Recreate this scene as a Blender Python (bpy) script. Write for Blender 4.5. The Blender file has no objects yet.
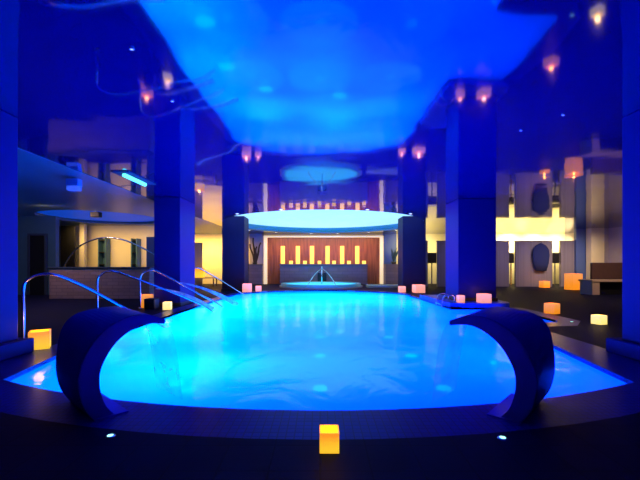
import bpy, bmesh, math, random
from mathutils import Vector, Matrix
random.seed(4)
PI = math.pi
C = bpy.context.scene.collection
sc = bpy.context.scene

# ---------------------------------------------------------------- camera, world, exposure
cam_d = bpy.data.cameras.new('camera'); cam = bpy.data.objects.new('camera', cam_d); C.objects.link(cam)
cam.location = (0, 0, 1.2); cam.rotation_euler = (PI/2, 0, 0)
cam_d.sensor_width = 36; cam_d.lens = 36*361/640; cam_d.shift_y = 25/640
cam_d.clip_start = 0.05
sc.camera = cam
sc.view_settings.view_transform = 'Standard'; sc.view_settings.look = 'None'
sc.view_settings.gamma = 1; sc.view_settings.use_curve_mapping = False
sc.view_settings.exposure = 0.0
w = bpy.data.worlds.new('world'); sc.world = w; w.use_nodes = True
w.node_tree.nodes['Background'].inputs[0].default_value = (0.0, 0.004, 0.06, 1)
w.node_tree.nodes['Background'].inputs[1].default_value = 0.3
sc.cycles.use_denoising = True
sc.cycles.max_bounces = 8; sc.cycles.transparent_max_bounces = 12
sc.cycles.caustics_reflective = False; sc.cycles.caustics_refractive = False
sc.cycles.sample_clamp_indirect = 4.0

H = 3.18           # height of the glossy ceiling
WATER = -0.05
POOL_BLUE = (0.0, 0.03, 1.0)
POOL_CYAN = (0.0, 0.085, 1.0)
WARM = (1.0, 0.72, 0.20)

def area_light(name, loc, size, power, color, target, size_y=None, spread=None):
    d = bpy.data.lights.new(name, 'AREA'); d.energy = power; d.color = color
    d.shape = 'RECTANGLE' if size_y else 'DISK'; d.size = size
    if size_y: d.size_y = size_y
    if spread: d.spread = spread
    o = bpy.data.objects.new(name, d); C.objects.link(o); o.location = loc
    o.rotation_euler = (Vector(target)-Vector(loc)).to_track_quat('-Z', 'Y').to_euler()
    return o
def point_light(name, loc, power, color, r=0.05):
    d = bpy.data.lights.new(name, 'POINT'); d.energy = power; d.color = color; d.shadow_soft_size = r
    o = bpy.data.objects.new(name, d); C.objects.link(o); o.location = loc
    return o

POOL_LIGHTS = []      # (x, y, power, colour) of lamps in the pool floor
PW = 190
for (x, y, p, c) in [
    (-1.9, 4.6, 1.0, (0, 0.065, 1)), (0.2, 4.6, 0.8, POOL_BLUE), (2.3, 4.8, 0.8, POOL_BLUE),
    (-2.5, 6.9, 1.1, POOL_CYAN), (0.0, 7.0, 1.1, POOL_BLUE), (2.4, 7.0, 0.7, POOL_BLUE), (4.3, 8.8, 0.35, POOL_BLUE),
    (-2.4, 9.4, 1.3, POOL_CYAN), (0.0, 9.5, 1.2, POOL_CYAN), (2.4, 9.5, 0.9, POOL_BLUE),
    (-2.3, 12.0, 1.2, POOL_CYAN), (0.0, 12.0, 1.3, POOL_CYAN), (2.3, 12.0, 1.1, POOL_CYAN),
    (-1.9, 14.6, 1.1, POOL_CYAN), (0.2, 15.0, 1.3, POOL_CYAN), (2.1, 14.6, 1.1, POOL_CYAN)]:
    area_light('underwater_lamp_light', (x, y, -1.12), 2.1, PW*p, c, (x, y, 3))
    POOL_LIGHTS.append((x, y))
for (x, y, p) in [(-1.5, 4.3, 12), (-2.9, 7.3, 15), (-2.9, 9.1, 17), (-2.9, 11.0, 15), (0.7, 13.0, 22), (-1.9, 12.4, 18)]:  # lamps behind the left-wall glows; the rest added to brighten the water
    area_light('cyan_spot_light', (x, y, -0.9), 0.5, p, (0.0, 0.45, 1.0), (x, y, 3))
    POOL_LIGHTS.append((x, y))
# warm wall washing behind the pool, with unseen fills added at the sides
for lx, lp in [(10.4, 60), (12.0, 90), (13.6, 80), (15.0, 60)]:
    area_light('wash_right', (lx, 21.9, 2.9), 0.5, lp, (1, 0.80, 0.32), (lx, 22.95, 2.4), 0.25, spread=math.radians(110))
area_light('left_ambient_fill', (-8.8, 11.0, 3.1), 3.5, 60, (0.10, 0.35, 1.0), (-9.2, 12.5, 0), 2.5)  # unseen fill added to lift the dark left area in cool blue
area_light('bar_fill', (-9.1, 11.6, 3.1), 0.3, 40, (1, 0.55, 0.3), (-9.2, 12.7, 0.5))  # unseen warm lamp, added to light the left of the bar
area_light('right_ambient_fill', (10.8, 18.0, 3.1), 7.0, 40, (0.75, 0.60, 1.0), (10.8, 20.0, 0.8), 0.5, spread=math.radians(110))  # unseen lilac fill added to brighten the shower panels
area_light('bench_fill', (11.2, 12.6, 3.1), 0.3, 70, (1, 0.65, 0.42), (11.6, 14.8, 0.4))  # unseen warm lamp, added to bring up the dark bench
area_light('wash_right_near', (6.2, 20.9, 2.9), 2.2, 70, (1, 0.80, 0.30), (6.2, 22.9, 1.9), 0.25, spread=math.radians(110))
area_light('wash_left', (-6.9, 21.4, 2.9), 3.6, 140, (1, 0.58, 0.12), (-6.9, 22.9, 1.6), 0.25, spread=math.radians(110))
area_light('wash_lounge', (-9.6, 16.2, 2.95), 4.2, 55, (1, 0.62, 0.16), (-9.6, 17.9, 1.4), 0.25, spread=math.radians(110))
area_light('wash_niche', (0.2, 21.9, 3.0), 6.8, 85, (1, 0.45, 0.14), (0.2, 22.9, 1.6), 0.2, spread=math.radians(110))
area_light('wash_bench', (13.0, 17.4, 2.9), 2.4, 45, (1, 0.70, 0.35), (13.4, 19.0, 0.8), 0.3, spread=math.radians(110))

# ---------------------------------------------------------------- materials
def lin(*rgb): return tuple(((c/255)/12.92 if c/255 <= .04045 else ((c/255+.055)/1.055)**2.4) for c in rgb)
def mat(name, col, rough=0.5, metal=0.0, emit=None, es=0.0, ior=1.5, coat=0.0, noise=None, bump=None, spec=None):
    m = bpy.data.materials.new(name); m.use_nodes = True
    nt = m.node_tree; b = nt.nodes['Principled BSDF']
    b.inputs['Base Color'].default_value = (*col, 1); b.inputs['Roughness'].default_value = rough
    b.inputs['Metallic'].default_value = metal; b.inputs['IOR'].default_value = ior
    b.inputs['Coat Weight'].default_value = coat
    if spec is not None: b.inputs['Specular IOR Level'].default_value = spec
    if emit:
        b.inputs['Emission Color'].default_value = (*emit, 1); b.inputs['Emission Strength'].default_value = es
    tc = nt.nodes.new('ShaderNodeTexCoord')
    if noise:       # (scale, second colour)
        n = nt.nodes.new('ShaderNodeTexNoise'); n.inputs['Scale'].default_value = noise[0]; n.inputs['Detail'].default_value = 4
        nt.links.new(tc.outputs['Object'], n.inputs['Vector'])
        mx = nt.nodes.new('ShaderNodeMix'); mx.data_type = 'RGBA'
        mx.inputs['A'].default_value = (*col, 1); mx.inputs['B'].default_value = (*noise[1], 1)
        nt.links.new(n.outputs['Fac'], mx.inputs['Factor']); nt.links.new(mx.outputs['Result'], b.inputs['Base Color'])
    if bump:        # (scale, strength, distance)
        n = nt.nodes.new('ShaderNodeTexNoise'); n.inputs['Scale'].default_value = bump[0]; n.inputs['Detail'].default_value = 2
        nt.links.new(tc.outputs['Object'], n.inputs['Vector'])
        bp = nt.nodes.new('ShaderNodeBump'); bp.inputs['Strength'].default_value = bump[1]; bp.inputs['Distance'].default_value = bump[2]
        nt.links.new(n.outputs['Fac'], bp.inputs['Height']); nt.links.new(bp.outputs['Normal'], b.inputs['Normal'])
    return m

def tile_mat(name, col, grout, tw, th, rough=0.3, coat=0.0, mortar=0.012, offset=0.0, axes='XY', bumpd=0.002, spec=0.5):
    m = mat(name, col, rough, coat=coat, spec=spec); nt = m.node_tree; b = nt.nodes['Principled BSDF']
    tc = nt.nodes.new('ShaderNodeTexCoord'); br = nt.nodes.new('ShaderNodeTexBrick')
    br.offset = offset; br.inputs['Scale'].default_value = 1; br.inputs['Mortar Size'].default_value = mortar
    br.inputs['Brick Width'].default_value = tw; br.inputs['Row Height'].default_value = th
    br.inputs['Color1'].default_value = (*col, 1); br.inputs['Color2'].default_value = (*[c*0.8 for c in col], 1)
    br.inputs['Mortar'].default_value = (*grout, 1)
    v = tc.outputs['Object']
    if axes != 'XY':
        sp = nt.nodes.new('ShaderNodeSeparateXYZ'); cb = nt.nodes.new('ShaderNodeCombineXYZ')
        nt.links.new(v, sp.inputs[0])
        nt.links.new(sp.outputs[axes[0]], cb.inputs[0]); nt.links.new(sp.outputs[axes[1]], cb.inputs[1]); v = cb.outputs[0]
    nt.links.new(v, br.inputs['Vector']); nt.links.new(br.outputs['Color'], b.inputs['Base Color'])
    bp = nt.nodes.new('ShaderNodeBump'); bp.inputs['Distance'].default_value = bumpd; bp.invert = True
    nt.links.new(br.outputs['Fac'], bp.inputs['Height']); nt.links.new(bp.outputs['Normal'], b.inputs['Normal'])
    return m

M = {}
M['deck'] = tile_mat('deck_tile', (0.005, 0.006, 0.032), (0.003, 0.003, 0.014), 0.3, 0.3, 0.6, mortar=0.006, spec=0.06)
M['rim'] = tile_mat('rim_mosaic', (0.004, 0.022, 0.30), (0.002, 0.012, 0.15), 0.06, 0.06, 0.3, mortar=0.005, spec=.1)
M['basin'] = tile_mat('basin_mosaic', (0.08, 0.75, 0.9), (0.05, 0.6, 0.8), 0.1, 0.1, 0.4, mortar=0.006)
M['ceil'] = mat('stretch_ceiling', (0.0, 0.003, 0.125), 0.055, ior=2.3, bump=(0.55, 0.25, 0.06))
M['ceil_matte'] = mat('satin_ceiling', (0.10, 0.20, 0.26), 0.35, ior=1.45, noise=(1.5, (0.08, 0.16, 0.22)))
M['pillar'] = mat('pillar_paint', (0.014, 0.014, 0.16), 0.45, noise=(6, (0.012, 0.012, 0.145)), spec=0.12)
M['pillar_far'] = mat('far_pillar_dark_tone', (0.035, 0.022, 0.055), 0.5, noise=(6, (0.03, 0.02, 0.05)), spec=0.12)  # darker, browner variant of the pillar colour for the far pair
M['plinth'] = tile_mat('plinth_tile', (0.03, 0.16, 0.75), (0.02, 0.1, 0.5), 0.3, 0.3, 0.35, mortar=0.006, spec=.25)
M['wall_warm'] = mat('wall_cream', (0.75, 0.66, 0.45), 0.7, noise=(2, (0.68, 0.60, 0.40)))
M['wall_dark'] = mat('wall_navy', (0.03, 0.05, 0.09), 0.7, noise=(3, (0.025, 0.04, 0.08)))
M['wall_teal'] = mat('wall_teal', (0.05, 0.14, 0.20), 0.6, noise=(3, (0.04, 0.11, 0.17)))
M['wall_lilac'] = mat('wall_lilac', (0.42, 0.38, 0.48), 0.7, noise=(3, (0.38, 0.34, 0.44)))
M['panel_blue'] = mat('panel_blue', (0.08, 0.14, 0.40), 0.5, noise=(3, (0.07, 0.12, 0.36)))
M['panel_grey'] = tile_mat('shower_panel', (0.26, 0.23, 0.30), (0.15, 0.14, 0.18), 0.06, 3.0, 0.5, axes='XZ', mortar=0.006)
M['counter'] = tile_mat('counter_stone', (0.20, 0.13, 0.19), (0.10, 0.07, 0.10), 0.6, 0.2, 0.5, offset=0.5, axes='XZ', mortar=0.008)
M['bar'] = tile_mat('bar_stone', (0.34, 0.22, 0.20), (0.18, 0.12, 0.11), 0.4, 0.12, 0.5, offset=0.5, axes='XZ', mortar=0.008)
M['frame'] = mat('frame_cream', (0.85, 0.75, 0.55), 0.5, noise=(5, (0.8, 0.7, 0.5)), emit=(1, 0.72, 0.35), es=0.75)  # emission added to make the cream frame brighter
M['black'] = mat('black_satin', (0.006, 0.006, 0.008), 0.4, noise=(8, (0.01, 0.01, 0.012)))
M['steel'] = mat('brushed_steel', (0.75, 0.78, 0.82), 0.22, 1.0, bump=(40, 0.05, 0.002))
M['fountain'] = mat('fountain_shell', (0.008, 0.03, 0.50), 0.4, 0.0, noise=(5, (0.007, 0.025, 0.44)), spec=.3)
M['robe'] = mat('robe_cloth', (0.01, 0.02, 0.12), 0.9, bump=(12, 0.4, 0.02))
M['branch'] = mat('dark_branch', (0.03, 0.015, 0.02), 0.8, noise=(10, (0.05, 0.03, 0.03)))
M['leaf'] = mat('dark_leaf', (0.015, 0.04, 0.08), 0.6, noise=(10, (0.02, 0.06, 0.09)))
M['bench'] = mat('bench_stone', (0.55, 0.42, 0.34), 0.6, noise=(4, (0.48, 0.36, 0.30)))
M['cushion'] = mat('brown_cushion', (0.10, 0.05, 0.045), 0.8, noise=(6, (0.08, 0.04, 0.04)))
M['white'] = mat('white_plastic', (0.7, 0.72, 0.75), 0.5, noise=(5, (0.65, 0.67, 0.7)))
M['vent'] = mat('vent_plastic', (0.25, 0.4, 0.75), 0.5, noise=(5, (0.22, 0.36, 0.7)))
M['wax'] = mat('candle_wax', (0.8, 0.6, 0.4), 0.6, noise=(9, (0.75, 0.55, 0.35)))
def emit_mat(name, col, s):
    return mat(name, tuple(c*0.5 for c in col), 0.6, emit=col, es=s, noise=(4, tuple(c*0.45 for c in col)))
M['slit'] = emit_mat('lit_niche', (1.0, 0.60, 0.10), 1.6)
M['flame'] = emit_mat('flame', (1.0, 0.7, 0.25), 1.6)
M['spot'] = emit_mat('spot_lens', (1.0, 0.95, 0.8), 3.5)
M['spot_dim'] = emit_mat('spot_lens_dim', (0.6, 0.7, 1.0), 0.9)
M['floor_spot'] = emit_mat('floor_spot_lens', (0.35, 1.0, 0.8), 2.2)
M['uw_lens'] = emit_mat('underwater_lens', (0.0, 0.6, 1.0), 5)
M['tube_lamp'] = emit_mat('cyan_tube', (0.12, 0.85, 0.85), 2.2)
M['disc'] = emit_mat('backlit_membrane', (0.42, 0.84, 1.0), 1.05)
M['disc_rim'] = mat('disc_rim_paint', (0.10, 0.42, 0.50), 0.4, noise=(3, (0.1, 0.38, 0.46)))
M['disc_left'] = emit_mat('deep_blue_emissive', (0.0, 0.07, 0.62), 0.6)  # faint even blue emission on the left recess disc

def wood():
    m = mat('brown_wood_panel', (0.2, 0.07, 0.03), 0.4); nt = m.node_tree; b = nt.nodes['Principled BSDF']
    tc = nt.nodes.new('ShaderNodeTexCoord'); mp = nt.nodes.new('ShaderNodeMapping'); mp.inputs['Scale'].default_value = (6, 6, 0.5)
    n = nt.nodes.new('ShaderNodeTexNoise'); n.inputs['Scale'].default_value = 1.5; n.inputs['Detail'].default_value = 5
    r = nt.nodes.new('ShaderNodeValToRGB')
    r.color_ramp.elements[0].color = (0.14, 0.04, 0.015, 1); r.color_ramp.elements[1].color = (0.36, 0.12, 0.04, 1)
    r.color_ramp.elements[0].position = .3; r.color_ramp.elements[1].position = .7
    nt.links.new(tc.outputs['Object'], mp.inputs[0]); nt.links.new(mp.outputs[0], n.inputs['Vector'])
    nt.links.new(n.outputs['Fac'], r.inputs[0]); nt.links.new(r.outputs[0], b.inputs['Base Color'])
    return m
M['wood'] = wood()

def lantern_mat(name, top, bottom, s):
    # paper shade glowing from the candle inside: warmer and brighter near the flame
    m = mat(name, bottom, 0.6); nt = m.node_tree; b = nt.nodes['Principled BSDF']
    tc = nt.nodes.new('ShaderNodeTexCoord'); sp = nt.nodes.new('ShaderNodeSeparateXYZ'); nt.links.new(tc.outputs['Generated'], sp.inputs[0])
    n = nt.nodes.new('ShaderNodeTexNoise'); n.inputs['Scale'].default_value = 3; nt.links.new(tc.outputs['Generated'], n.inputs['Vector'])
    ad = nt.nodes.new('ShaderNodeMath'); ad.operation = 'MULTIPLY_ADD'; ad.inputs[1].default_value = 0.5; ad.inputs[2].default_value = -0.25
    nt.links.new(n.outputs['Fac'], ad.inputs[0])
    a2 = nt.nodes.new('ShaderNodeMath'); nt.links.new(sp.outputs['Z'], a2.inputs[0]); nt.links.new(ad.outputs[0], a2.inputs[1])
    r = nt.nodes.new('ShaderNodeValToRGB')
    r.color_ramp.elements[0].color = (*bottom, 1); r.color_ramp.elements[1].color = (*top, 1)
    r.color_ramp.elements[0].position = .25; r.color_ramp.elements[1].position = .95
    nt.links.new(a2.outputs[0], r.inputs[0]); nt.links.new(r.outputs[0], b.inputs['Emission Color'])
    b.inputs['Emission Strength'].default_value = s
    return m
M['lan_yellow'] = lantern_mat('lantern_yellow', (1.0, 0.30, 0.02), (1.0, 0.58, 0.03), 1.0)
M['lan_orange'] = lantern_mat('lantern_orange', (1.0, 0.36, 0.10), (1.0, 0.30, 0.015), 0.85)
M['lan_pink'] = lantern_mat('lantern_pink', (1.0, 0.42, 0.34), (1.0, 0.36, 0.22), 0.95)
M['lan_pale'] = lantern_mat('lantern_pale', (1.0, 0.72, 0.30), (1.0, 0.75, 0.20), 1.2)

def water_mat():
    m = bpy.data.materials.new('cloudy_pool_water'); m.use_nodes = True; nt = m.node_tree; nt.nodes.clear(); L = nt.links.new
    out = nt.nodes.new('ShaderNodeOutputMaterial')
    tr = nt.nodes.new('ShaderNodeBsdfTransparent'); tr.inputs[0].default_value = (0.75, 0.92, 1, 1)
    tl = nt.nodes.new('ShaderNodeBsdfTranslucent'); tl.inputs[0].default_value = (0.06, 0.9, 1, 1)
    gl = nt.nodes.new('ShaderNodeBsdfGlossy'); gl.inputs['Roughness'].default_value = 0.08
    df = nt.nodes.new('ShaderNodeBsdfDiffuse'); df.inputs[0].default_value = (0.8, 0.9, 0.95, 1)
    tc = nt.nodes.new('ShaderNodeTexCoord')
    n1 = nt.nodes.new('ShaderNodeTexNoise'); n1.inputs['Scale'].default_value = 1.3; n1.inputs['Detail'].default_value = 4; n1.inputs['Distortion'].default_value = .8
    L(tc.outputs['Object'], n1.inputs['Vector'])
    bp = nt.nodes.new('ShaderNodeBump'); bp.inputs['Strength'].default_value = 0.35; bp.inputs['Distance'].default_value = 0.08
    L(n1.outputs['Fac'], bp.inputs['Height'])
    for s in (tl, gl): L(bp.outputs['Normal'], s.inputs['Normal'])
    mix1 = nt.nodes.new('ShaderNodeMixShader')      # cloudiness varies in soft streaks
    mp = nt.nodes.new('ShaderNodeMapping'); mp.inputs['Scale'].default_value = (0.5, 0.9, 1)
    n2 = nt.nodes.new('ShaderNodeTexNoise'); n2.inputs['Scale'].default_value = 0.9; n2.inputs['Detail'].default_value = 3
    L(tc.outputs['Object'], mp.inputs[0]); L(mp.outputs[0], n2.inputs['Vector'])
    mr = nt.nodes.new('ShaderNodeMapRange'); mr.inputs['From Min'].default_value = .3; mr.inputs['From Max'].default_value = .7
    mr.inputs['To Min'].default_value = .82; mr.inputs['To Max'].default_value = .96
    L(n2.outputs['Fac'], mr.inputs[0]); L(mr.outputs[0], mix1.inputs[0]); L(tr.outputs[0], mix1.inputs[1]); L(tl.outputs[0], mix1.inputs[2])
    fr = nt.nodes.new('ShaderNodeFresnel'); fr.inputs['IOR'].default_value = 1.33; L(bp.outputs['Normal'], fr.inputs['Normal'])
    fm = nt.nodes.new('ShaderNodeMath'); fm.operation = 'MULTIPLY'; fm.inputs[1].default_value = .10; L(fr.outputs[0], fm.inputs[0])
    mix2 = nt.nodes.new('ShaderNodeMixShader'); L(fm.outputs[0], mix2.inputs[0]); L(mix1.outputs[0], mix2.inputs[1]); L(gl.outputs[0], mix2.inputs[2])
    L(mix2.outputs[0], out.inputs[0])
    return m
M['water'] = water_mat()
def foam_mat(name, a, col=(0.85, 0.95, 1)):
    m = bpy.data.materials.new(name); m.use_nodes = True; nt = m.node_tree; nt.nodes.clear(); L = nt.links.new
    out = nt.nodes.new('ShaderNodeOutputMaterial')
    tr = nt.nodes.new('ShaderNodeBsdfTransparent')
    tl = nt.nodes.new('ShaderNodeBsdfTranslucent'); tl.inputs[0].default_value = (*col, 1)
    df = nt.nodes.new('ShaderNodeBsdfDiffuse'); df.inputs[0].default_value = (*col, 1)
    mx = nt.nodes.new('ShaderNodeMixShader'); mx.inputs[0].default_value = .4; L(tl.outputs[0], mx.inputs[1]); L(df.outputs[0], mx.inputs[2])
    tc = nt.nodes.new('ShaderNodeTexCoord'); n = nt.nodes.new('ShaderNodeTexNoise'); n.inputs['Scale'].default_value = 5; n.inputs['Detail'].default_value = 4
    L(tc.outputs['Object'], n.inputs['Vector'])
    mr = nt.nodes.new('ShaderNodeMapRange'); mr.inputs['From Min'].default_value = .35; mr.inputs['From Max'].default_value = .65; mr.inputs['To Min'].default_value = a*.4; mr.inputs['To Max'].default_value = a
    L(n.outputs['Fac'], mr.inputs[0])
    m2 = nt.nodes.new('ShaderNodeMixShader'); L(mr.outputs[0], m2.inputs[0]); L(tr.outputs[0], m2.inputs[1]); L(mx.outputs[0], m2.inputs[2])
    L(m2.outputs[0], out.inputs[0])
    return m
M['foam'] = foam_mat('foam', 0.8)
M['sheet'] = foam_mat('water_sheet', 0.28)

# ---------------------------------------------------------------- mesh helpers
def link(name, bm, m, parent=None, smooth=False, loc=None):
    me = bpy.data.meshes.new(name)
    bmesh.ops.recalc_face_normals(bm, faces=bm.faces)
    bm.to_mesh(me); bm.free()
    if smooth:
        for p in me.polygons: p.use_smooth = True
    me.materials.append(m)
    o = bpy.data.objects.new(name, me); C.objects.link(o)
    if parent: o.parent = parent
    if loc: o.location = loc
    return o
def tag(o, label, cat, group=None, kind=None):
    o['label'] = label; o['category'] = cat
    if group: o['group'] = group
    if kind: o['kind'] = kind
    return o
def thing(name, label, cat, loc=(0, 0, 0), rz=0, group=None):
    o = bpy.data.objects.new(name, None); C.objects.link(o); o.location = loc; o.rotation_euler = (0, 0, rz)
    return tag(o, label, cat, group)
def struct(o, label=None):
    o['kind'] = 'structure'
    if label: o['label'] = label
    return o
def box(bm, x0, x1, y0, y1, z0, z1, bev=0.0):
    r = bmesh.ops.create_cube(bm, size=1)['verts']
    for v in r:
        v.co = Vector((x0+(v.co.x+.5)*(x1-x0), y0+(v.co.y+.5)*(y1-y0), z0+(v.co.z+.5)*(z1-z0)))
    if bev:
        es = list({e for v in r for e in v.link_edges})
        bmesh.ops.bevel(bm, geom=es, offset=bev, segments=2, affect='EDGES', profile=0.5)
    return bm
def nbox(*a, **k): return box(bmesh.new(), *a, **k)
def frame3(d):
    d = d.normalized(); u = Vector((0, 0, 1)) if abs(d.z) < .95 else Vector((1, 0, 0))
    s = d.cross(u).normalized(); return s, s.cross(d).normalized()
def tube(bm, pts, r, n=10, cap=True):
    pts = [Vector(p) for p in pts]; rr = r if isinstance(r, (list, tuple)) else [r]*len(pts); rings = []
    for i, p in enumerate(pts):
        d = (pts[min(i+1, len(pts)-1)]-pts[max(i-1, 0)])
        s, u = frame3(d)
        if rings:
            s0 = rings_s
            s = (s0 - d.normalized()*s0.dot(d.normalized())).normalized(); u = s.cross(d.normalized())
        rings_s = s
        rings.append([bm.verts.new(p+(s*math.cos(2*PI*k/n)+u*math.sin(2*PI*k/n))*rr[i]) for k in range(n)])
    for a, b in zip(rings, rings[1:]):
        for k in range(n): bm.faces.new((a[k], a[(k+1) % n], b[(k+1) % n], b[k]))
    if cap: bm.faces.new(rings[0]); bm.faces.new(rings[-1])
    return bm
def smooth_pts(pts, n=8):   # catmull-rom
    P = [Vector(p) for p in pts]; P = [2*P[0]-P[1]]+P+[2*P[-1]-P[-2]]; out = []
    for i in range(1, len(P)-2):
        for k in range(n):
            t = k/n
            out.append(.5*((2*P[i])+(P[i+1]-P[i-1])*t+(2*P[i-1]-5*P[i]+4*P[i+1]-P[i+2])*t*t+(3*P[i]-P[i-1]-3*P[i+1]+P[i+2])*t**3))
    out.append(P[-2]); return out
def disc(bm, r, z0, z1, n=48, cx=0, cy=0, sx=1, sy=1):
    a = [bm.verts.new((cx+r*sx*math.cos(2*PI*k/n), cy+r*sy*math.sin(2*PI*k/n), z0)) for k in range(n)]
    b = [bm.verts.new((v.co.x, v.co.y, z1)) for v in a]
    bm.faces.new(a); bm.faces.new(b)
    for k in range(n): bm.faces.new((a[k], a[(k+1) % n], b[(k+1) % n], b[k]))
    return bm
def lathe(bm, prof, n=24, cx=0, cy=0, sy=1):
    rings = [[bm.verts.new((cx+r*math.cos(2*PI*k/n), cy+sy*r*math.sin(2*PI*k/n), z)) for k in range(n)] for r, z in prof]
    for a, b in zip(rings, rings[1:]):
        for k in range(n): bm.faces.new((a[k], a[(k+1) % n], b[(k+1) % n], b[k]))
    return bm
def slab(outer, holes, z0, z1):
    bm = bmesh.new(); loops = []
    for lp in [outer]+holes:
        vs = [bm.verts.new((x, y, z1)) for x, y in lp]
        loops.append([bm.edges.new((vs[i], vs[(i+1) % len(vs)])) for i in range(len(vs))])
    bmesh.ops.triangle_fill(bm, use_beauty=True, use_dissolve=False, edges=[e for l in loops for e in l], normal=(0, 0, 1))
    r = bmesh.ops.extrude_face_region(bm, geom=list(bm.faces))
    bmesh.ops.translate(bm, vec=(0, 0, z0-z1), verts=[v for v in r['geom'] if isinstance(v, bmesh.types.BMVert)])
    return bm
def ring_pts(cx, cy, r, n=64): return [(cx+r*math.cos(2*PI*k/n), cy+r*math.sin(2*PI*k/n)) for k in range(n)]
def arc3(x0, y0, xm, ym, x1, y1, n=16):   # circle through three points
    ax, ay, bx, by, cx, cy = x0, y0, xm, ym, x1, y1
    d = 2*(ax*(by-cy)+bx*(cy-ay)+cx*(ay-by))
    ux = ((ax*ax+ay*ay)*(by-cy)+(bx*bx+by*by)*(cy-ay)+(cx*cx+cy*cy)*(ay-by))/d
    uy = ((ax*ax+ay*ay)*(cx-bx)+(bx*bx+by*by)*(ax-cx)+(cx*cx+cy*cy)*(bx-ax))/d
    r = math.hypot(ax-ux, ay-uy); a0 = math.atan2(ay-uy, ax-ux); a1 = math.atan2(cy-uy, cx-ux)
    return [(ux+r*math.cos(a0+(a1-a0)*k/n), uy+r*math.sin(a0+(a1-a0)*k/n)) for k in range(n+1)]

# ---------------------------------------------------------------- room shell
near = arc3(-3.32, 3.78, 0, 2.98, 3.22, 3.70, 20)
POOL = near + [(3.50, 5.4), (3.64, 7.45), (5.0, 7.6), (5.15, 7.9), (5.15, 10.13), (3.66, 10.13), (3.62, 13.1)] + \
       arc3(3.5, 15.2, 0, 17.3, -3.5, 15.2, 20) + [(-3.62, 10.5), (-3.62, 5.4)]
rim_out = arc3(-4.0, 3.62, 0, 2.48, 3.9, 3.55, 20) + [(4.1, 5.3), (4.15, 7.0), (5.1, 7.15), (5.6, 7.75), (5.65, 10.13), (3.66, 10.13), (3.62, 13.1)] + \
       arc3(3.75, 15.3, 0, 17.65, -3.75, 15.3, 20) + [(-4.0, 10.5), (-4.0, 5.2)]
RX, LX, BY, FY = 15.6, -13.5, 23.0, -3.0
struct(link('floor', slab([(LX, FY), (RX, FY), (RX, BY), (LX, BY)], [rim_out], -0.3, 0.0), M['deck']))
rim = link('trim_1', slab(rim_out, [POOL], -0.3, 0.0), M['rim']); struct(rim, 'band of small wet blue tiles around the pool edge')
# ceiling: glossy stretch membrane with a round opening, satin part on the left
DC = (0.15, 17.65); DR = 4.75
LC = (-9.1, 15.2); LR = 2.3
struct(link('ceiling', slab([(-5.1, FY), (RX, FY), (RX, BY), (-5.1, BY)], [ring_pts(*DC, DR, 96)], H, H+0.05), M['ceil']))
struct(link('ceiling', slab([(LX, FY), (-5.1, FY), (-5.1, BY), (LX, BY)], [ring_pts(*LC, LR, 64)], H-0.012, H+0.05), M['ceil_matte']))
T = 0.2
struct(link('wall_back', nbox(LX, RX, BY, BY+T, -0.3, H+0.9), M['wall_warm']))
struct(link('wall_right', nbox(RX, RX+T, FY, BY+T, -0.3, H+0.9), M['wall_lilac']))
struct(link('wall_left', nbox(LX-T, LX, FY, BY+T, -0.3, H+0.9), M['wall_teal']))
struct(link('wall_front', nbox(LX-T, RX+T, FY-T, FY, -0.3, H+0.9), M['wall_dark']))
struct(link('wall_lounge', nbox(-12.3, -8.2, 18.0, 18.2, 0, H-0.012), M['wall_warm']), 'cream wall of the lounge behind the bar')
struct(link('wall_side', nbox(-13.4, -10.62, 14.5, 14.7, 0, H-0.012), M['wall_teal']), 'teal wall with a dark doorway at the left')
dk = link('door_1', nbox(-11.6, -11.0, 14.44, 14.5, 0, 2.38), M['black']); struct(dk, 'black doorway in the teal wall')
fr = bmesh.new()
box(fr, -11.68, -11.6, 14.4, 14.5, 0, 2.46); box(fr, -11.0, -10.92, 14.4, 14.5, 0, 2.46); box(fr, -11.6, -11.0, 14.4, 14.5, 2.38, 2.46)
link('door_frame', fr, M['wall_dark'], dk)

# round openings: emissive disc + rim
def round_light(name, c, r, depth, mm, mrim, label):
    t = thing(name, label, 'ceiling light', (c[0], c[1], H+0.05))
    link('diffuser', disc(bmesh.new(), r+.02, depth, depth+.04, 96), mm, t)
    link('rim', lathe(bmesh.new(), [(r, depth), (r, 0.0), (r+.05, 0.0), (r+.05, depth)], 96), mrim, t, True)
    return t
round_light('round_ceiling_light', DC, DR, 0.27, M['disc'], M['disc_rim'], 'huge round recess glowing pale cyan in the ceiling over the far end of the pool')
round_light('round_ceiling_light', LC, LR, 0.06, M['disc_left'], M['wall_teal'], 'smaller round deep blue recess in the ceiling at the left')

# ---------------------------------------------------------------- pool
pool = thing('swimming_pool', 'large freeform swimming pool of glowing blue water', 'swimming pool', (0, 8, -0.3))
def off(o): o.location = (0, -8, 0.3); return o
bb = bmesh.new()
vt = [bb.verts.new((x, y, 0.0)) for x, y in POOL]; vb = [bb.verts.new((x, y, -1.2)) for x, y in POOL]
n = len(POOL)
for i in range(n): bb.faces.new((vt[i], vt[(i+1) % n], vb[(i+1) % n], vb[i]))
es = [bb.edges.get((vb[i], vb[(i+1) % n])) for i in range(n)]
bmesh.ops.triangle_fill(bb, use_beauty=True, edges=es)
off(link('basin', bb, M['basin'], pool))
wm = bmesh.new(); vs = [wm.verts.new((x*0.999, 8+(y-8)*0.9995, WATER)) for x, y in POOL]
bmesh.ops.triangle_fill(wm, use_beauty=True, edges=[wm.edges.new((vs[i], vs[(i+1) % n])) for i in range(n)])
for f in wm.faces:
    if f.normal.z < 0: f.normal_flip()
off(link('water', wm, M['water'], pool))['kind'] = 'stuff'
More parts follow.
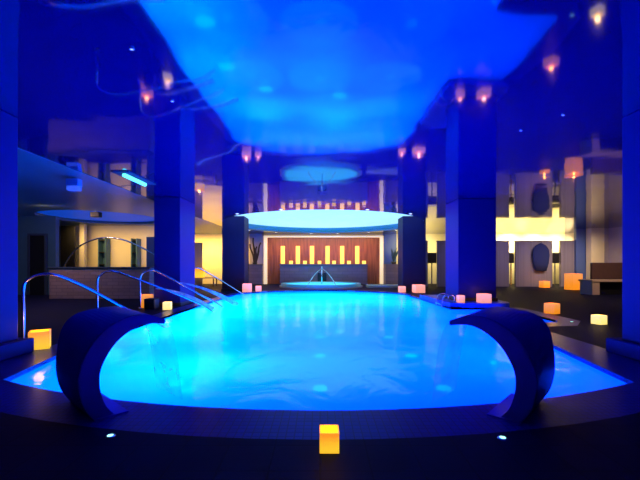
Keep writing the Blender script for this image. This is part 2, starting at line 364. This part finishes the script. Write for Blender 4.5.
for i, (x, y) in enumerate(POOL_LIGHTS):  # lenses for every pool lamp, the added cyan spots too
    o = link('underwater_lamp', disc(bmesh.new(), 0.14, 0, 0.03, 20), M['uw_lens'], pool); o.location = (x, y-8, -1.2+0.3)
for (x, y, r) in [(-3.55, 6.2, 1), (-3.55, 7.7, 1), (-3.55, 9.7, 1), (-3.5, 13.8, 1), (3.5, 8.0, 0)]:
    if r:
        bm = bmesh.new(); tube(bm, [(x-.06, y, -0.35), (x+.05, y, -0.35)], 0.13, 16)
        off(link('wall_lamp', bm, M['uw_lens'], pool))
# ---------------------------------------------------------------- pillars
def pillar(x0, x1, y0, y1, label, z0=0.0, top=H, plinth=None, skirt=True, m='pillar'):
    cx, cy = (x0+x1)/2, (y0+y1)/2
    t = thing('pillar', label, 'pillar', (cx, cy, z0), group='square navy pillars around the pool')
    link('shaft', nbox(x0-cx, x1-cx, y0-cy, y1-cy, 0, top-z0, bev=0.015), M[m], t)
    if skirt: link('skirting', nbox(x0-cx-.03, x1-cx+.03, y0-cy-.03, y1-cy+.03, 0, .1, bev=0.01), M['black'], t)
    if plinth: link('plinth', nbox(plinth[0]-cx, plinth[1]-cx, plinth[2]-cy, plinth[3]-cy, -z0, plinth[4]-z0, bev=0.02), M['pillar'], t)
    return t
pillar(-5.15, -4.07, 3.8, 4.87, 'nearest left navy pillar on a low plinth, beside the yellow cube lantern', plinth=(-5.3, -3.95, 3.7, 5.0, .2), skirt=False)
pillar(4.07, 5.15, 3.8, 4.87, 'nearest right navy pillar on a low plinth at the right picture edge', plinth=(3.95, 5.3, 3.7, 5.0, .2), skirt=False)
pillar(-4.83, -4.07, 10.5, 11.75, 'middle left navy pillar behind the pool handrails')
pillar(4.12, 5.25, 10.75, 11.85, 'middle right navy pillar on the blue tiled island with two lanterns', z0=0.12)
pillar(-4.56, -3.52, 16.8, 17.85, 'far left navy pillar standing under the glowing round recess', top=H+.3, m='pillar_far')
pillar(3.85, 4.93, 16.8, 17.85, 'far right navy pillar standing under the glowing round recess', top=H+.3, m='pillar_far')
# island under the middle right pillar
isl = [(3.66, 10.6), (3.72, 10.3), (4.0, 10.13), (5.1, 10.13), (5.38, 10.25), (5.5, 10.55), (5.5, 12.9), (5.3, 13.1), (3.62, 13.1)]
tag(link('island', slab(isl, [], 0.0, 0.12), M['plinth']), 'low blue tiled island with rounded corners carrying the middle right pillar', 'plinth')
lad = thing('pool_ladder', 'small steel grab rail on the left tip of the pillar island', 'pool ladder', (3.78, 10.9, 0.12))
for dy in (-.25, .25):
    link('rail', tube(bmesh.new(), smooth_pts([(.18, dy, 0), (.18, dy, .14), (.05, dy, .2), (-.13, dy, .12), (-.2, dy, -.3)], 5), .02, 8), M['steel'], lad, True)
link('tread', nbox(-.22, -.17, -.25, .25, -.1, -.07), M['steel'], lad)

# ---------------------------------------------------------------- swan neck fountains
def fountain(x, y, a, sgn, label, mlabel):
    t = thing('swan_neck_fountain', label, 'fountain', (x, y, 0))
    outer = smooth_pts([(.10, 0, 0), (.025, 0, .13), (-.01, 0, .3), (.0, 0, .42), (.06, 0, .58), (.18, 0, .72), (.34, 0, .80), (.50, 0, .805), (.66, 0, .745)], 6); outer = [Vector((p.x, p.y, p.z*.965)) for p in outer]
    inner = smooth_pts([(.25, 0, 0), (.185, 0, .09), (.145, 0, .22), (.14, 0, .36), (.18, 0, .48), (.26, 0, .60), (.38, 0, .69), (.50, 0, .725), (.655, 0, .705)], 6); inner = [Vector((p.x, p.y, p.z*.965)) for p in inner]
    hood = smooth_pts([(.10, 0, 0), (.025, 0, .13), (-.01, 0, .3), (.0, 0, .50), (.035, 0, .66), (.13, 0, .765), (.32, 0, .805), (.50, 0, .80), (.66, 0, .735)], 6)
    u = Vector((math.cos(a), math.sin(a), 0)); w_ = Vector((-math.sin(a), math.cos(a), 0))
    if sgn < 0: u.x = -u.x; w_.x = -w_.x
    W = .60; bm = bmesh.new(); rows = []
    for o_, i_, h_ in zip(outer, inner, hood):
        rows.append([bm.verts.new(u*p.x+Vector((0, 0, p.z))+w_*q) for p, q in ((o_, 0), (h_, W), (i_, W), (i_, 0))])
    for r0, r1 in zip(rows, rows[1:]):
        for k in range(4): bm.faces.new((r0[k], r0[(k+1) % 4], r1[(k+1) % 4], r1[k]))
    bm.faces.new(rows[0]); bm.faces.new(rows[-1])
    bmesh.ops.recalc_face_normals(bm, faces=bm.faces)
    es = [e for e in bm.edges if len(e.link_faces) == 2 and e.calc_face_angle(0) > .9]
    bmesh.ops.bevel(bm, geom=es, offset=.006, segments=2, affect='EDGES')
    link('shell', bm, M['fountain'], t)
    bm = bmesh.new()
    c = [u*s+w_*q for s, q in ((.10, -.02), (.34, -.02), (.34, W+.02), (.10, W+.02))]
    lo = [bm.verts.new(v) for v in c]; hi = [bm.verts.new(v+Vector((0, 0, .012))) for v in c]
    bm.faces.new(lo); bm.faces.new(hi)
    for k in range(4): bm.faces.new((lo[k], lo[(k+1) % 4], hi[(k+1) % 4], hi[k]))
    link('base_plate', bm, M['fountain'], t)
    # falling curtain of water
    bm = bmesh.new(); rows = []
    for k in range(13):
        tt = k/12*.40; s = .655+.45*tt; z = .702-4.9*tt*tt
        if z < WATER: z = WATER+.002
        nq = 12
        rows.append([bm.verts.new(u*(s+.008*math.sin(q*2.1+k*.3))+w_*(.02+(W-.04)*q/nq*(1-.05*k/12))+Vector((0, 0, z))) for q in range(nq+1)])
    for a_, b_ in zip(rows, rows[1:]):
        for q in range(12): bm.faces.new((a_[q], a_[q+1], b_[q+1], b_[q]))
    ws = link('water_curtain', bm, M['sheet'], smooth=True); ws.location = (x, y, 0)
    tag(ws, mlabel, 'falling water')
    return t
fountain(-1.80, 2.70, math.radians(49), 1, 'left dark curved swan-neck fountain at the near pool edge', 'broad curtain of water pouring from the left swan-neck fountain')
fountain(1.59, 2.66, math.radians(43.5), -1, 'right dark curved swan-neck fountain at the near pool edge', 'thin curtain of water pouring from the right swan-neck fountain')

# ---------------------------------------------------------------- lanterns
def lantern_src(kind, s, h):
    t = thing('cube_lantern', 'lantern', 'lantern')
    bm = bmesh.new(); e = s/2; th = s*.07
    box(bm, -e, e, -e, -e+th, 0, h); box(bm, -e, e, e-th, e, 0, h)
    box(bm, -e, -e+th, -e+th, e-th, 0, h); box(bm, e-th, e, -e+th, e-th, 0, h); box(bm, -e+th, e-th, -e+th, e-th, 0, th)
    link('shade', bm, M['lan_'+kind], t)
    bm = bmesh.new(); disc(bm, s*.32, th, h*.5, 16); cd = link('candle', bm, M['wax'], t)
    bm = bmesh.new(); lathe(bm, [(0.001, h*.5), (s*.06, h*.55), (s*.045, h*.6), (.001, h*.68)], 8); link('flame', bm, M['flame'], cd, True)
    return t
G = 'glowing cube candle lanterns'
LAN = [
 (0.06, 2.36, 0, .125, .128, 0, 'yellow', 'bright yellow cube lantern alone on the dark deck in front of the pool', 1.2),
 (-4.05, 5.22, 0, .24, .25, .55, 'yellow', 'yellow cube lantern beside the nearest left pillar', 3),
 (-4.12, 9.75, 0, .2, .2, .2, 'pale', 'small pale yellow lantern beside the black box under the left handrails', 1.5),
 (-4.92, 10.25, 0, .27, .36, .1, 'orange', 'dull orange lantern behind a handrail post left of the middle left pillar', 2),
 (-3.27, 16.2, 0, .38, .36, .1, 'pink', 'larger pink lantern at the foot of the far left pillar', 2),
 (-2.82, 16.55, 0, .26, .24, .2, 'pink', 'smaller pink lantern right of the far left pillar', 1),
 (3.62, 15.95, 0, .26, .26, .1, 'pink', 'smaller pink lantern left of the foot of the far right pillar', 1),
 (4.30, 15.75, 0, .42, .34, .15, 'pink', 'larger pink lantern in front of the far right pillar', 2),
 (4.07, 10.45, .12, .17, .2, .1, 'pink', 'smaller pink lantern on the tiled island by the middle right pillar', 1),
 (4.72, 10.4, .12, .29, .25, .12, 'pink', 'larger pink lantern on the tiled island by the middle right pillar', 2),
 (5.75, 8.95, 0, .25, .25, .5, 'orange', 'orange lantern by the pool corner behind the right fountain', 2),
 (5.68, 7.35, 0, .19, .18, .3, 'pale', 'pale yellow lantern on the right deck near the nearest right pillar', 2),
 (12.0, 19.3, 0, .36, .34, .1, 'orange', 'small orange lantern on the floor before the grey shower panel', 3),
 (12.35, 17.6, 0, .52, .78, .15, 'orange', 'tall orange lantern standing beside the stone bench', 5),
 (-6.75, 20.2, .5, .5, .5, .1, 'yellow', 'yellow lantern on the low table between the two left pillars', 5),
]
for (x, y, z, s, h, rz, kind, lab, pw) in LAN:
    t = lantern_src(kind, s, h); t.location = (x, y, z); t.rotation_euler.z = rz; t['label'] = lab; t['group'] = G
    col = {'yellow': (1, .5, .08), 'pale': (1, .6, .2), 'orange': (1, .35, .05), 'pink': (1, .4, .25)}[kind]
    point_light('lantern_light', (x, y, z+h+.06), pw*.7, col, .05)

# ---------------------------------------------------------------- handrails and jets
def rail(pts, label, r=.024):
    t = thing('pool_handrail', label, 'handrail', (pts[0][0], pts[0][1], 0), group='chrome handrails into the pool')
    b = Vector((pts[0][0], pts[0][1], 0))
    link('rail', tube(bmesh.new(), smooth_pts([Vector(p)-b for p in pts], 8), r, 12), M['steel'], t, True)
    link('flange', disc(bmesh.new(), r*2.4, 0, .015, 20), M['steel'], t)
rail([(-4.6, 5.6, 0), (-4.6, 5.6, .45), (-4.6, 5.6, .86), (-4.52, 5.63, .99), (-4.38, 5.68, 1.05), (-4.2, 5.78, 1.03), (-3.95, 6.1, .82), (-3.55, 6.6, .40), (-3.2, 7.05, .06), (-3.05, 7.25, -.12)], 'nearest chrome handrail sloping down into the pool, beside the yellow lantern')
rail([(-5.3, 8.6, 0), (-5.3, 8.6, .45), (-5.3, 8.6, .84), (-5.22, 8.63, .98), (-5.05, 8.7, 1.05), (-4.85, 8.8, 1.0), (-4.3, 9.0, .75), (-3.55, 9.35, .38), (-3.1, 9.55, .13), (-2.8, 9.68, -.12)], 'second chrome handrail from the camera, in front of the stone bar')
rail([(-4.98, 10.0, 0), (-4.98, 10.0, .45), (-4.98, 10.0, .8), (-4.92, 10.02, .96), (-4.75, 10.08, 1.05), (-4.6, 10.14, 1.03), (-4.2, 10.25, .8), (-3.55, 10.45, .38), (-3.1, 10.6, .12), (-2.8, 10.7, -.12)], 'chrome handrail crossing in front of the middle left pillar')
rail([(-5.2, 14.5, 0), (-5.2, 14.5, .45), (-5.2, 14.5, .86), (-5.15, 14.52, 1.0), (-5.0, 14.6, 1.08), (-4.8, 14.75, 1.0), (-4.2, 15.1, .58), (-3.5, 15.2, .12), (-3.1, 15.25, -.12)], 'farthest chrome handrail, reaching the water beside the far left pillar')
t = thing('arched_pipe', 'tall thin steel arch rising behind the stone bar', 'arched pipe', (-9.75, 13.7, 0))
link('pipe', tube(bmesh.new(), smooth_pts([(0, 0, 0), (0, 0, .8), (.12, 0, 1.3), (.55, 0, 1.85), (1.1, 0, 2.14), (1.65, 0, 2.24), (2.3, 0, 2.15), (3.0, 0, 1.85), (3.7, 0, 1.45), (4.2, 0, 1.0), (4.3, 0, 0)], 8), .028, 12), M['steel'], t, True)
link('flange', disc(bmesh.new(), .08, 0, .02, 20), M['steel'], t)
def jet(p0, p1, rise, r0, r1, label):
    pts = []; rr = []
    for k in range(17):
        f = k/16; p = Vector(p0).lerp(Vector(p1), f); p.z += rise*4*f*(1-f); pts.append(p); rr.append(r0+(r1-r0)*f)
    tag(link('water_jet', tube(bmesh.new(), pts, rr, 10), M['foam'], smooth=True), label, 'water jet')
jet((-4.35, 9.55, .58), (-3.0, 10.1, WATER), .12, .015, .07, 'pale water jet arching into the pool in front of the middle left pillar')
jet((-4.0, 10.3, .70), (-2.6, 11.3, WATER), .10, .012, .08, 'pale water jet farther back, landing beyond the handrail by the middle left pillar')
jet((0.1, 19.9, 1.0), (0.9, 19.2, 0.02), .15, .01, .03, 'thin water jet falling right of the spout in the whirlpool')
jet((0.1, 19.9, 1.0), (-0.7, 19.2, 0.02), .15, .01, .03, 'thin water jet falling left of the spout in the whirlpool')

# ---------------------------------------------------------------- left side: bar, lounge
bar = thing('bar_counter', 'long low brown stone bar counter behind the left handrails', 'bar counter', (-7.75, 12.9, 0))
link('front', nbox(-1.85, 1.7, -.1, .25, 0, 1.08, bev=.01), M['bar'], bar)
link('worktop', nbox(-1.88, 1.73, -.14, .3, 1.08, 1.13, bev=.01), M['wall_dark'], bar)
tag(link('black_box', nbox(-4.72, -4.42, 9.65, 9.95, 0, .3, bev=.03), M['black']), 'small black box on the deck between the orange and pale lanterns', 'box')
t = thing('lounge_screen', 'tall dark folding screen at the left end of the lounge wall', 'screen', (-12.05, 16.95, 0))
for k in range(3): link('panel', nbox(-.5+k*.36, -.5+k*.36+.34, -.03+.04*(k % 2), .03+.04*(k % 2), 0, 3.05, bev=.008), M['black'], t)
tag(link('beige_column', nbox(-11.54, -11.3, 17.3, 17.5, 0, H-.012, bev=.01), M['wall_warm']), 'narrow beige column beside the dark screen', 'column')
for (x0, x1, lab) in [(-10.8, -10.42, 'dark green cabinet with open shelves, left on the lounge wall'), (-9.2, -8.9, 'dark green cabinet with open shelves, right on the lounge wall')]:
    c = thing('tall_cabinet', lab, 'cabinet', ((x0+x1)/2, 17.75, 0)); hw = (x1-x0)/2
    bm = bmesh.new(); box(bm, -hw, -hw+.04, -.2, .2, 0, 2.5); box(bm, hw-.04, hw, -.2, .2, 0, 2.5); box(bm, -hw+.04, hw-.04, .15, .2, 0, 2.5)
    link('body', bm, M['wall_teal'], c)
    for z in (.6, 1.2, 1.8, 2.4): link('shelf', nbox(-hw+.04, hw-.04, -.18, .15, z, z+.04), M['black'], c)
tag(link('partition', nbox(-7.7, -6.9, 16.0, 16.15, 0, 2.45, bev=.01), M['wall_teal']), 'teal partition panel left of the middle left pillar', 'partition')
tag(link('partition', nbox(-7.3, -6.87, 21.0, 21.12, 0, 2.5, bev=.01), M['wall_lilac']), 'grey partition panel in the gap right of the middle left pillar', 'partition')
t = thing('low_table', 'low table carrying a lantern between the two left pillars', 'table', (-6.6, 20.3, 0))
link('tabletop', nbox(-.65, .75, -.35, .35, .45, .5, bev=.01), M['bench'], t)
for sx in (-.6, .7):
    for sy in (-.3, .3): link('leg', nbox(sx-.03, sx+.03, sy-.03, sy+.03, 0, .45), M['cushion'], t)

# ---------------------------------------------------------------- back wall niche
K = 23/361
def X(px, d=23.0): return (px-320)*d/361
nf = thing('niche_frame', 'pale cream frame with an added glow around the brown wooden back wall', 'frame', (.25, 22.9, 0))
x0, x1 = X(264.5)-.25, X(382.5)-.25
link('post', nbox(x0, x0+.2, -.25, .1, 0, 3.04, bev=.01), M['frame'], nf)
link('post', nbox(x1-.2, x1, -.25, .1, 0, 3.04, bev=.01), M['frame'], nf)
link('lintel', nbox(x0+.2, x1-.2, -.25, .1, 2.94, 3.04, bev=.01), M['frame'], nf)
wp = thing('wood_panelling', 'brown wooden panelling inside the pale frame', 'wall panel', (.25, 22.89, 0))
link('panel', nbox(x0+.2, x1-.2, .0, .1, 0, 2.94), M['wood'], wp)
for k, px in enumerate([283, 298, 312, 327.5, 342, 357]):
    o = link('lit_slot', nbox(X(px)-.13-.25, X(px)+.13-.25, -.03, 0, 1.27, 2.4, bev=.01), M['slit'], wp)
ct = thing('long_counter', 'long grey stone counter before the brown wooden wall', 'counter', (.2, 22.5, 0))
link('body', nbox(X(281)-.2, X(366)-.2, -.2, .25, 0, 1.2, bev=.01), M['counter'], ct)
link('worktop', nbox(X(281)-.23, X(366)-.17, -.23, .28, 1.2, 1.26, bev=.01), M['counter'], ct)
for px, lab in ((291, 'leftmost glowing candle cup on the long grey counter'), (305, 'second glowing candle cup from the left on the long counter'),
                (319.5, 'third glowing candle cup from the left on the long counter'), (334, 'third glowing candle cup from the right on the long counter'),
                (349, 'second glowing candle cup from the right on the long counter'), (364, 'rightmost glowing candle cup on the long grey counter')):
    t = thing('candle_cup', lab, 'candle', (X(px, 22.4), 22.4, 1.26), group='candle cups on the long counter')
    link('cup', nbox(-.11, .11, -.11, .11, 0, .2, bev=.01), M['slit'], t)
    link('wick', tube(bmesh.new(), [(0, 0, .2), (0, 0, .23)], .008, 6), M['black'], t)
tag(link('black_cabinet', nbox(-.15, .4, 22.2, 22.29, .1, .72, bev=.01), M['black']), 'small black cabinet against the middle of the grey counter', 'cabinet')
for (a, b, lab) in [(246.5, 264, 'short grey counter under the dark branches left of the frame'), (383.5, 402, 'short grey counter under the dark plant right of the frame')]:
    t = thing('side_counter', lab, 'counter', ((X(a)+X(b))/2, 22.5, 0)); hw = (X(b)-X(a))/2
    link('body', nbox(-hw, hw, -.2, .25, 0, 1.2, bev=.01), M['counter'], t)
    link('worktop', nbox(-hw-.02, hw+.02, -.23, .27, 1.2, 1.25, bev=.01), M['counter'], t)
# grey wall panels behind the side counters
tag(link('wall_panel', nbox(X(250.5), X(264), 22.86, 22.98, 0, H, bev=.01), M['wall_lilac']), 'grey wall panel behind the dark branches', 'wall panel')
tag(link('wall_panel', nbox(X(383), X(396), 22.86, 22.98, 0, H, bev=.01), M['panel_blue']), 'blue grey wall panel behind the dark plant', 'wall panel')
t = thing('branch_arrangement', 'dark bare branches in a bowl on the short left counter', 'branches', (X(256.5), 22.45, 1.25))
link('bowl', lathe(bmesh.new(), [(.001, 0), (.12, 0), (.17, .1), (.15, .1), (.1, .02)], 20), M['black'], t, True)
for (dx, dy, h) in [(-.32, 0, 1.25), (-.12, .08, 1.65), (.12, -.05, 1.1), (.36, .03, 1.35), (.02, .1, 1.0)]:
    link('branch', tube(bmesh.new(), smooth_pts([(dx*.1, 0, .02), (dx*.45+.03, dy*.5, h*.45), (dx*.8-.03, dy, h*.8), (dx, dy, h)], 5), [.06]*8+[.045]*8, 8), M['branch'], t, True)
t = thing('potted_plant', 'dark spiky potted plant on the short right counter', 'plant', (X(392), 22.45, 1.25))
link('pot', lathe(bmesh.new(), [(.001, 0), (.13, 0), (.18, .16), (.15, .16), (.13, .14), (.001, .14)], 20), M['black'], t, True)
for k in range(16):
    a = k*2.4; L_ = .5+.6*random.random(); sp = .12+.3*random.random()
    bm = bmesh.new(); pts = [(0, 0, .12), (sp*.5*math.cos(a), sp*.3*math.sin(a), L_*.6), (sp*math.cos(a), sp*.4*math.sin(a), L_)]
    tube(bm, smooth_pts(pts, 4), [.012, .03, .035, .04, .04, .035, .025, .015, .004], 6); link('leaf', bm, M['leaf'], t, True)

# whirlpool
wh = thing('whirlpool', 'round whirlpool basin glowing pale cyan before the back wall', 'whirlpool', (.05, 19.97, 0))
link('rim', lathe(bmesh.new(), [(2.2, 0), (2.2, .2), (2.0, .2), (2.0, 0.02)], 64), M['disc_rim'], wh, True)
link('water', disc(bmesh.new(), 2.0, .02, .15, 64), emit_mat('whirlpool_water', (.05, .75, 1.0), .9), wh)['kind'] = 'stuff'  # emission stands in for lamps under the whirlpool water
link('step', slab(ring_pts(0, 0, 2.29, 64), [ring_pts(0, 0, 2.2, 64)], 0, .07), M['bench'], wh)
t = thing('spout_pole', 'thin steel spout pole standing in the middle of the whirlpool', 'spout', (.1, 19.9, .15))
link('pole', tube(bmesh.new(), [(0, 0, 0), (0, 0, .85)], .035, 12), M['steel'], t, True)
link('nozzle', lathe(bmesh.new(), [(.001, .85), (.06, .86), (.05, .94), (.001, .98)], 12), M['steel'], t, True)
t = thing('step', 'low warm lit step right of the whirlpool', 'step', (3.4, 19.3, 0))
link('tread', nbox(-.9, .9, -.4, .4, 0, .14, bev=.02), M['bench'], t)

# ---------------------------------------------------------------- right side: shower panels, bench
PY = 20.0
def shower(px0, px1, label, z=2.5):
    t = thing('shower_panel', label, 'partition', ((X(px0, PY)+X(px1, PY))/2, PY, 0), group='grey shower panels along the right')
    hw = (X(px1, PY)-X(px0, PY))/2
    link('panel', nbox(-hw, hw, -.08, .08, 0, z, bev=.01), M['panel_grey'], t)
    link('cap', nbox(-hw-.02, hw+.02, -.1, .1, z, z+.04, bev=.008), M['counter'], t)
    return t
shower(437, 470, 'grey shower panel showing left of the middle right pillar')
shower(490, 508.5, 'narrow grey shower panel just right of the middle right pillar')
shower(515, 551.5, 'wide grey shower panel behind the hanging dark blue robe')
shower(560, 573.5, 'narrow grey shower panel beside the blue wall panel')
shower(401, 427.5, 'grey shower panel partly behind the far right pillar')
for (a, b, lab) in [(427.5, 437, 'black box in the gap left of the middle right pillar'), (508.7, 514.8, 'black box in the gap right of the middle right pillar'), (551.8, 559.8, 'black box in the gap right of the blue robe')]:
    t = thing('wall_box', lab, 'box', ((X(a, PY)+X(b, PY))/2, PY+.1, 1.3), group='black boxes between the shower panels')
    hw = (X(b, PY)-X(a, PY))/2-.02
    link('case', nbox(-hw, hw, -.08, .08, 0, .58, bev=.01), M['black'], t)
    link('bracket', nbox(-.03, .03, -.03, .03, -1.3, 0), M['steel'], t)
rb = thing('hanging_robe', 'dark blue robe hanging on the wide grey shower panel', 'robe', (X(541, 19.8), 19.8, .85))
bm = lathe(bmesh.new(), [(.001, 0), (.30, .03), (.42, .4), (.48, .9), (.44, 1.2), (.28, 1.42), (.10, 1.52), (.001, 1.56)], 24, sy=.2); link('cloth', bm, M['robe'], rb, True)
link('hook', tube(bmesh.new(), [(0, .1, 1.55), (0, 0, 1.55), (0, -.03, 1.6)], .015, 8), M['steel'], rb)
tag(link('blue_panel', nbox(X(575, 19.9), X(590, 19.9), 19.8, 20.0, 0, H, bev=.01), M['panel_blue']), 'tall blue wall panel right of the shower panels', 'wall panel')
tag(link('pilaster', nbox(X(590, 19.4), X(603, 19.4), 19.3, 19.7, 0, H, bev=.01), M['wall_warm']), 'pale cream pilaster right of the blue panel', 'column')
struct(link('wall_alcove', nbox(X(603, 19.6), RX, 19.5, 19.7, 0, H), M['wall_lilac']), 'lilac grey wall behind the bench')
bn = thing('stone_bench', 'long stone bench with brown back cushion near the right pillar', 'bench', (11.9, 14.7, 0))
link('end_block', nbox(-1.0, -.7, -.25, .45, 0, .52, bev=.01), M['bench'], bn)
link('seat', nbox(-1.03, 2.2, -.28, .5, .52, .6, bev=.015), M['bench'], bn)
link('base', nbox(-.7, 2.15, -.05, .45, 0, .52), M['black'], bn)
link('backrest', nbox(-.45, 2.2, .5, .62, .6, 1.3, bev=.03), M['cushion'], bn)
sl = thing('wall_sconce', 'small sconce throwing a warm cone of light on the lilac wall', 'wall light', (16.0-.9, 19.42, 1.9))
link('cup', lathe(bmesh.new(), [(.04, 0), (.1, .05), (.1, .22), (.085, .22), (.03, .04)], 16), M['steel'], sl, True)
link('bulb', disc(bmesh.new(), .07, .1, .14, 12), M['spot'], sl)
point_light('sconce_light', (15.1, 19.35, 2.3), 14, (1, .75, .4), .05)

# ---------------------------------------------------------------- ceiling fittings
def downlight(x, y, label, m='spot', r=.07, z=H, col=None, pw=0):
    t = thing('downlight', label, 'downlight', (x, y, z), group='small round downlights')
    link('bezel', lathe(bmesh.new(), [(r, 0), (r, -.012), (r*1.35, -.012), (r*1.4, 0)], 24), M['steel'], t, True)
    link('lens', disc(bmesh.new(), r, -.008, 0, 20), M[m], t)
for (a, lab) in [(195, 'left tip'), (214, 'far left'), (236, 'far inner left'), (262, 'far middle left'), (281, 'far middle right'), (304, 'far inner right'), (326, 'far right'), (345, 'right tip')]:
    aa = -math.radians(a)+0
    x_, y_ = DC[0]+(DR+.28)*math.cos(aa), DC[1]+(DR+.28)*math.sin(aa)
    if y_ < 22.8: downlight(x_, y_, 'tiny downlight on the %s of the pale cyan round recess' % lab, r=.08)
for (a, lab) in [(228, 'near left'), (252, 'near inner left'), (288, 'near inner right'), (312, 'near right')]:
    aa = math.radians(a); downlight(DC[0]+(DR+.25)*math.cos(aa), DC[1]+(DR+.25)*math.sin(aa), 'tiny downlight on the %s of the pale cyan round recess' % lab, r=.06)
downlight(-11.9, 13.6, 'bright downlight in the left ceiling before the teal wall', r=.12, z=H-.012)
for (x, y, lab) in [(-1.72, 3.3, 'dim pin light nearest the camera in the left of the glossy ceiling'), (-1.78, 4.35, 'dim pin light second from the camera in the left of the glossy ceiling'),
                    (3.2, 4.75, 'dim pin light nearest the right pillar in the glossy ceiling'), (2.95, 5.3, 'dim pin light behind the nearest one in the right of the glossy ceiling')]:
    downlight(x, y, lab, 'spot_dim', r=.016)
t = thing('ceiling_tube_lamp', 'short cyan tube lamp recessed in the ceiling before the middle left pillar', 'ceiling lamp', (-4.2, 8.2, H))
link('housing', nbox(-.2, .2, -.62, .62, -.02, 0, bev=.004), M['wall_dark'], t)
link('tube', tube(bmesh.new(), [(0, -.46, -.05), (0, .46, -.05)], .045, 14), M['tube_lamp'], t, True)
t = thing('hanging_box_lamp', 'small square blue box lamp hanging from the left ceiling', 'ceiling lamp', (-5.52, 8.1, H-.012))
link('bracket', nbox(-.03, .03, -.03, .03, -.04, 0), M['steel'], t)
link('case', nbox(-.135, .135, -.08, .08, -.2, -.04, bev=.01), M['vent'], t)
link('diffuser', nbox(-.125, .125, -.07, .07, -.3, -.2, bev=.01), emit_mat('blue_lamp_glass', (.05, .15, 1.0), .7), t)
t = thing('hanging_speaker', 'small black speaker hanging under the deep blue round recess', 'speaker', (-8.0, 12.9, H-.012))
link('bracket', nbox(-.02, .02, -.02, .02, -.08, 0), M['steel'], t)
link('case', nbox(-.16, .16, -.1, .1, -.26, -.08, bev=.015), M['black'], t)

# deck spotlights
for (x, y, lab) in [(-1.47, 2.53, 'small green white floor spot in front of the left swan-neck fountain'), (1.265, 2.5, 'small green white floor spot in front of the right swan-neck fountain'),
                    (-4.1, 5.75, 'tiny floor spot right of the yellow lantern by the nearest left pillar'), (5.3, 7.6, 'tiny floor spot on the right deck beside the pool corner')]:
    t = thing('floor_spotlight', lab, 'floor light', (x, y, 0), group='small floor spots set in the deck')
    r = .02 if y < 4 else .03
    link('bezel', lathe(bmesh.new(), [(r, .006), (r*1.5, .006), (r*1.7, 0)], 20), M['steel'], t, True)
    link('lens', disc(bmesh.new(), r, 0, .007, 16), M['floor_spot'], t)
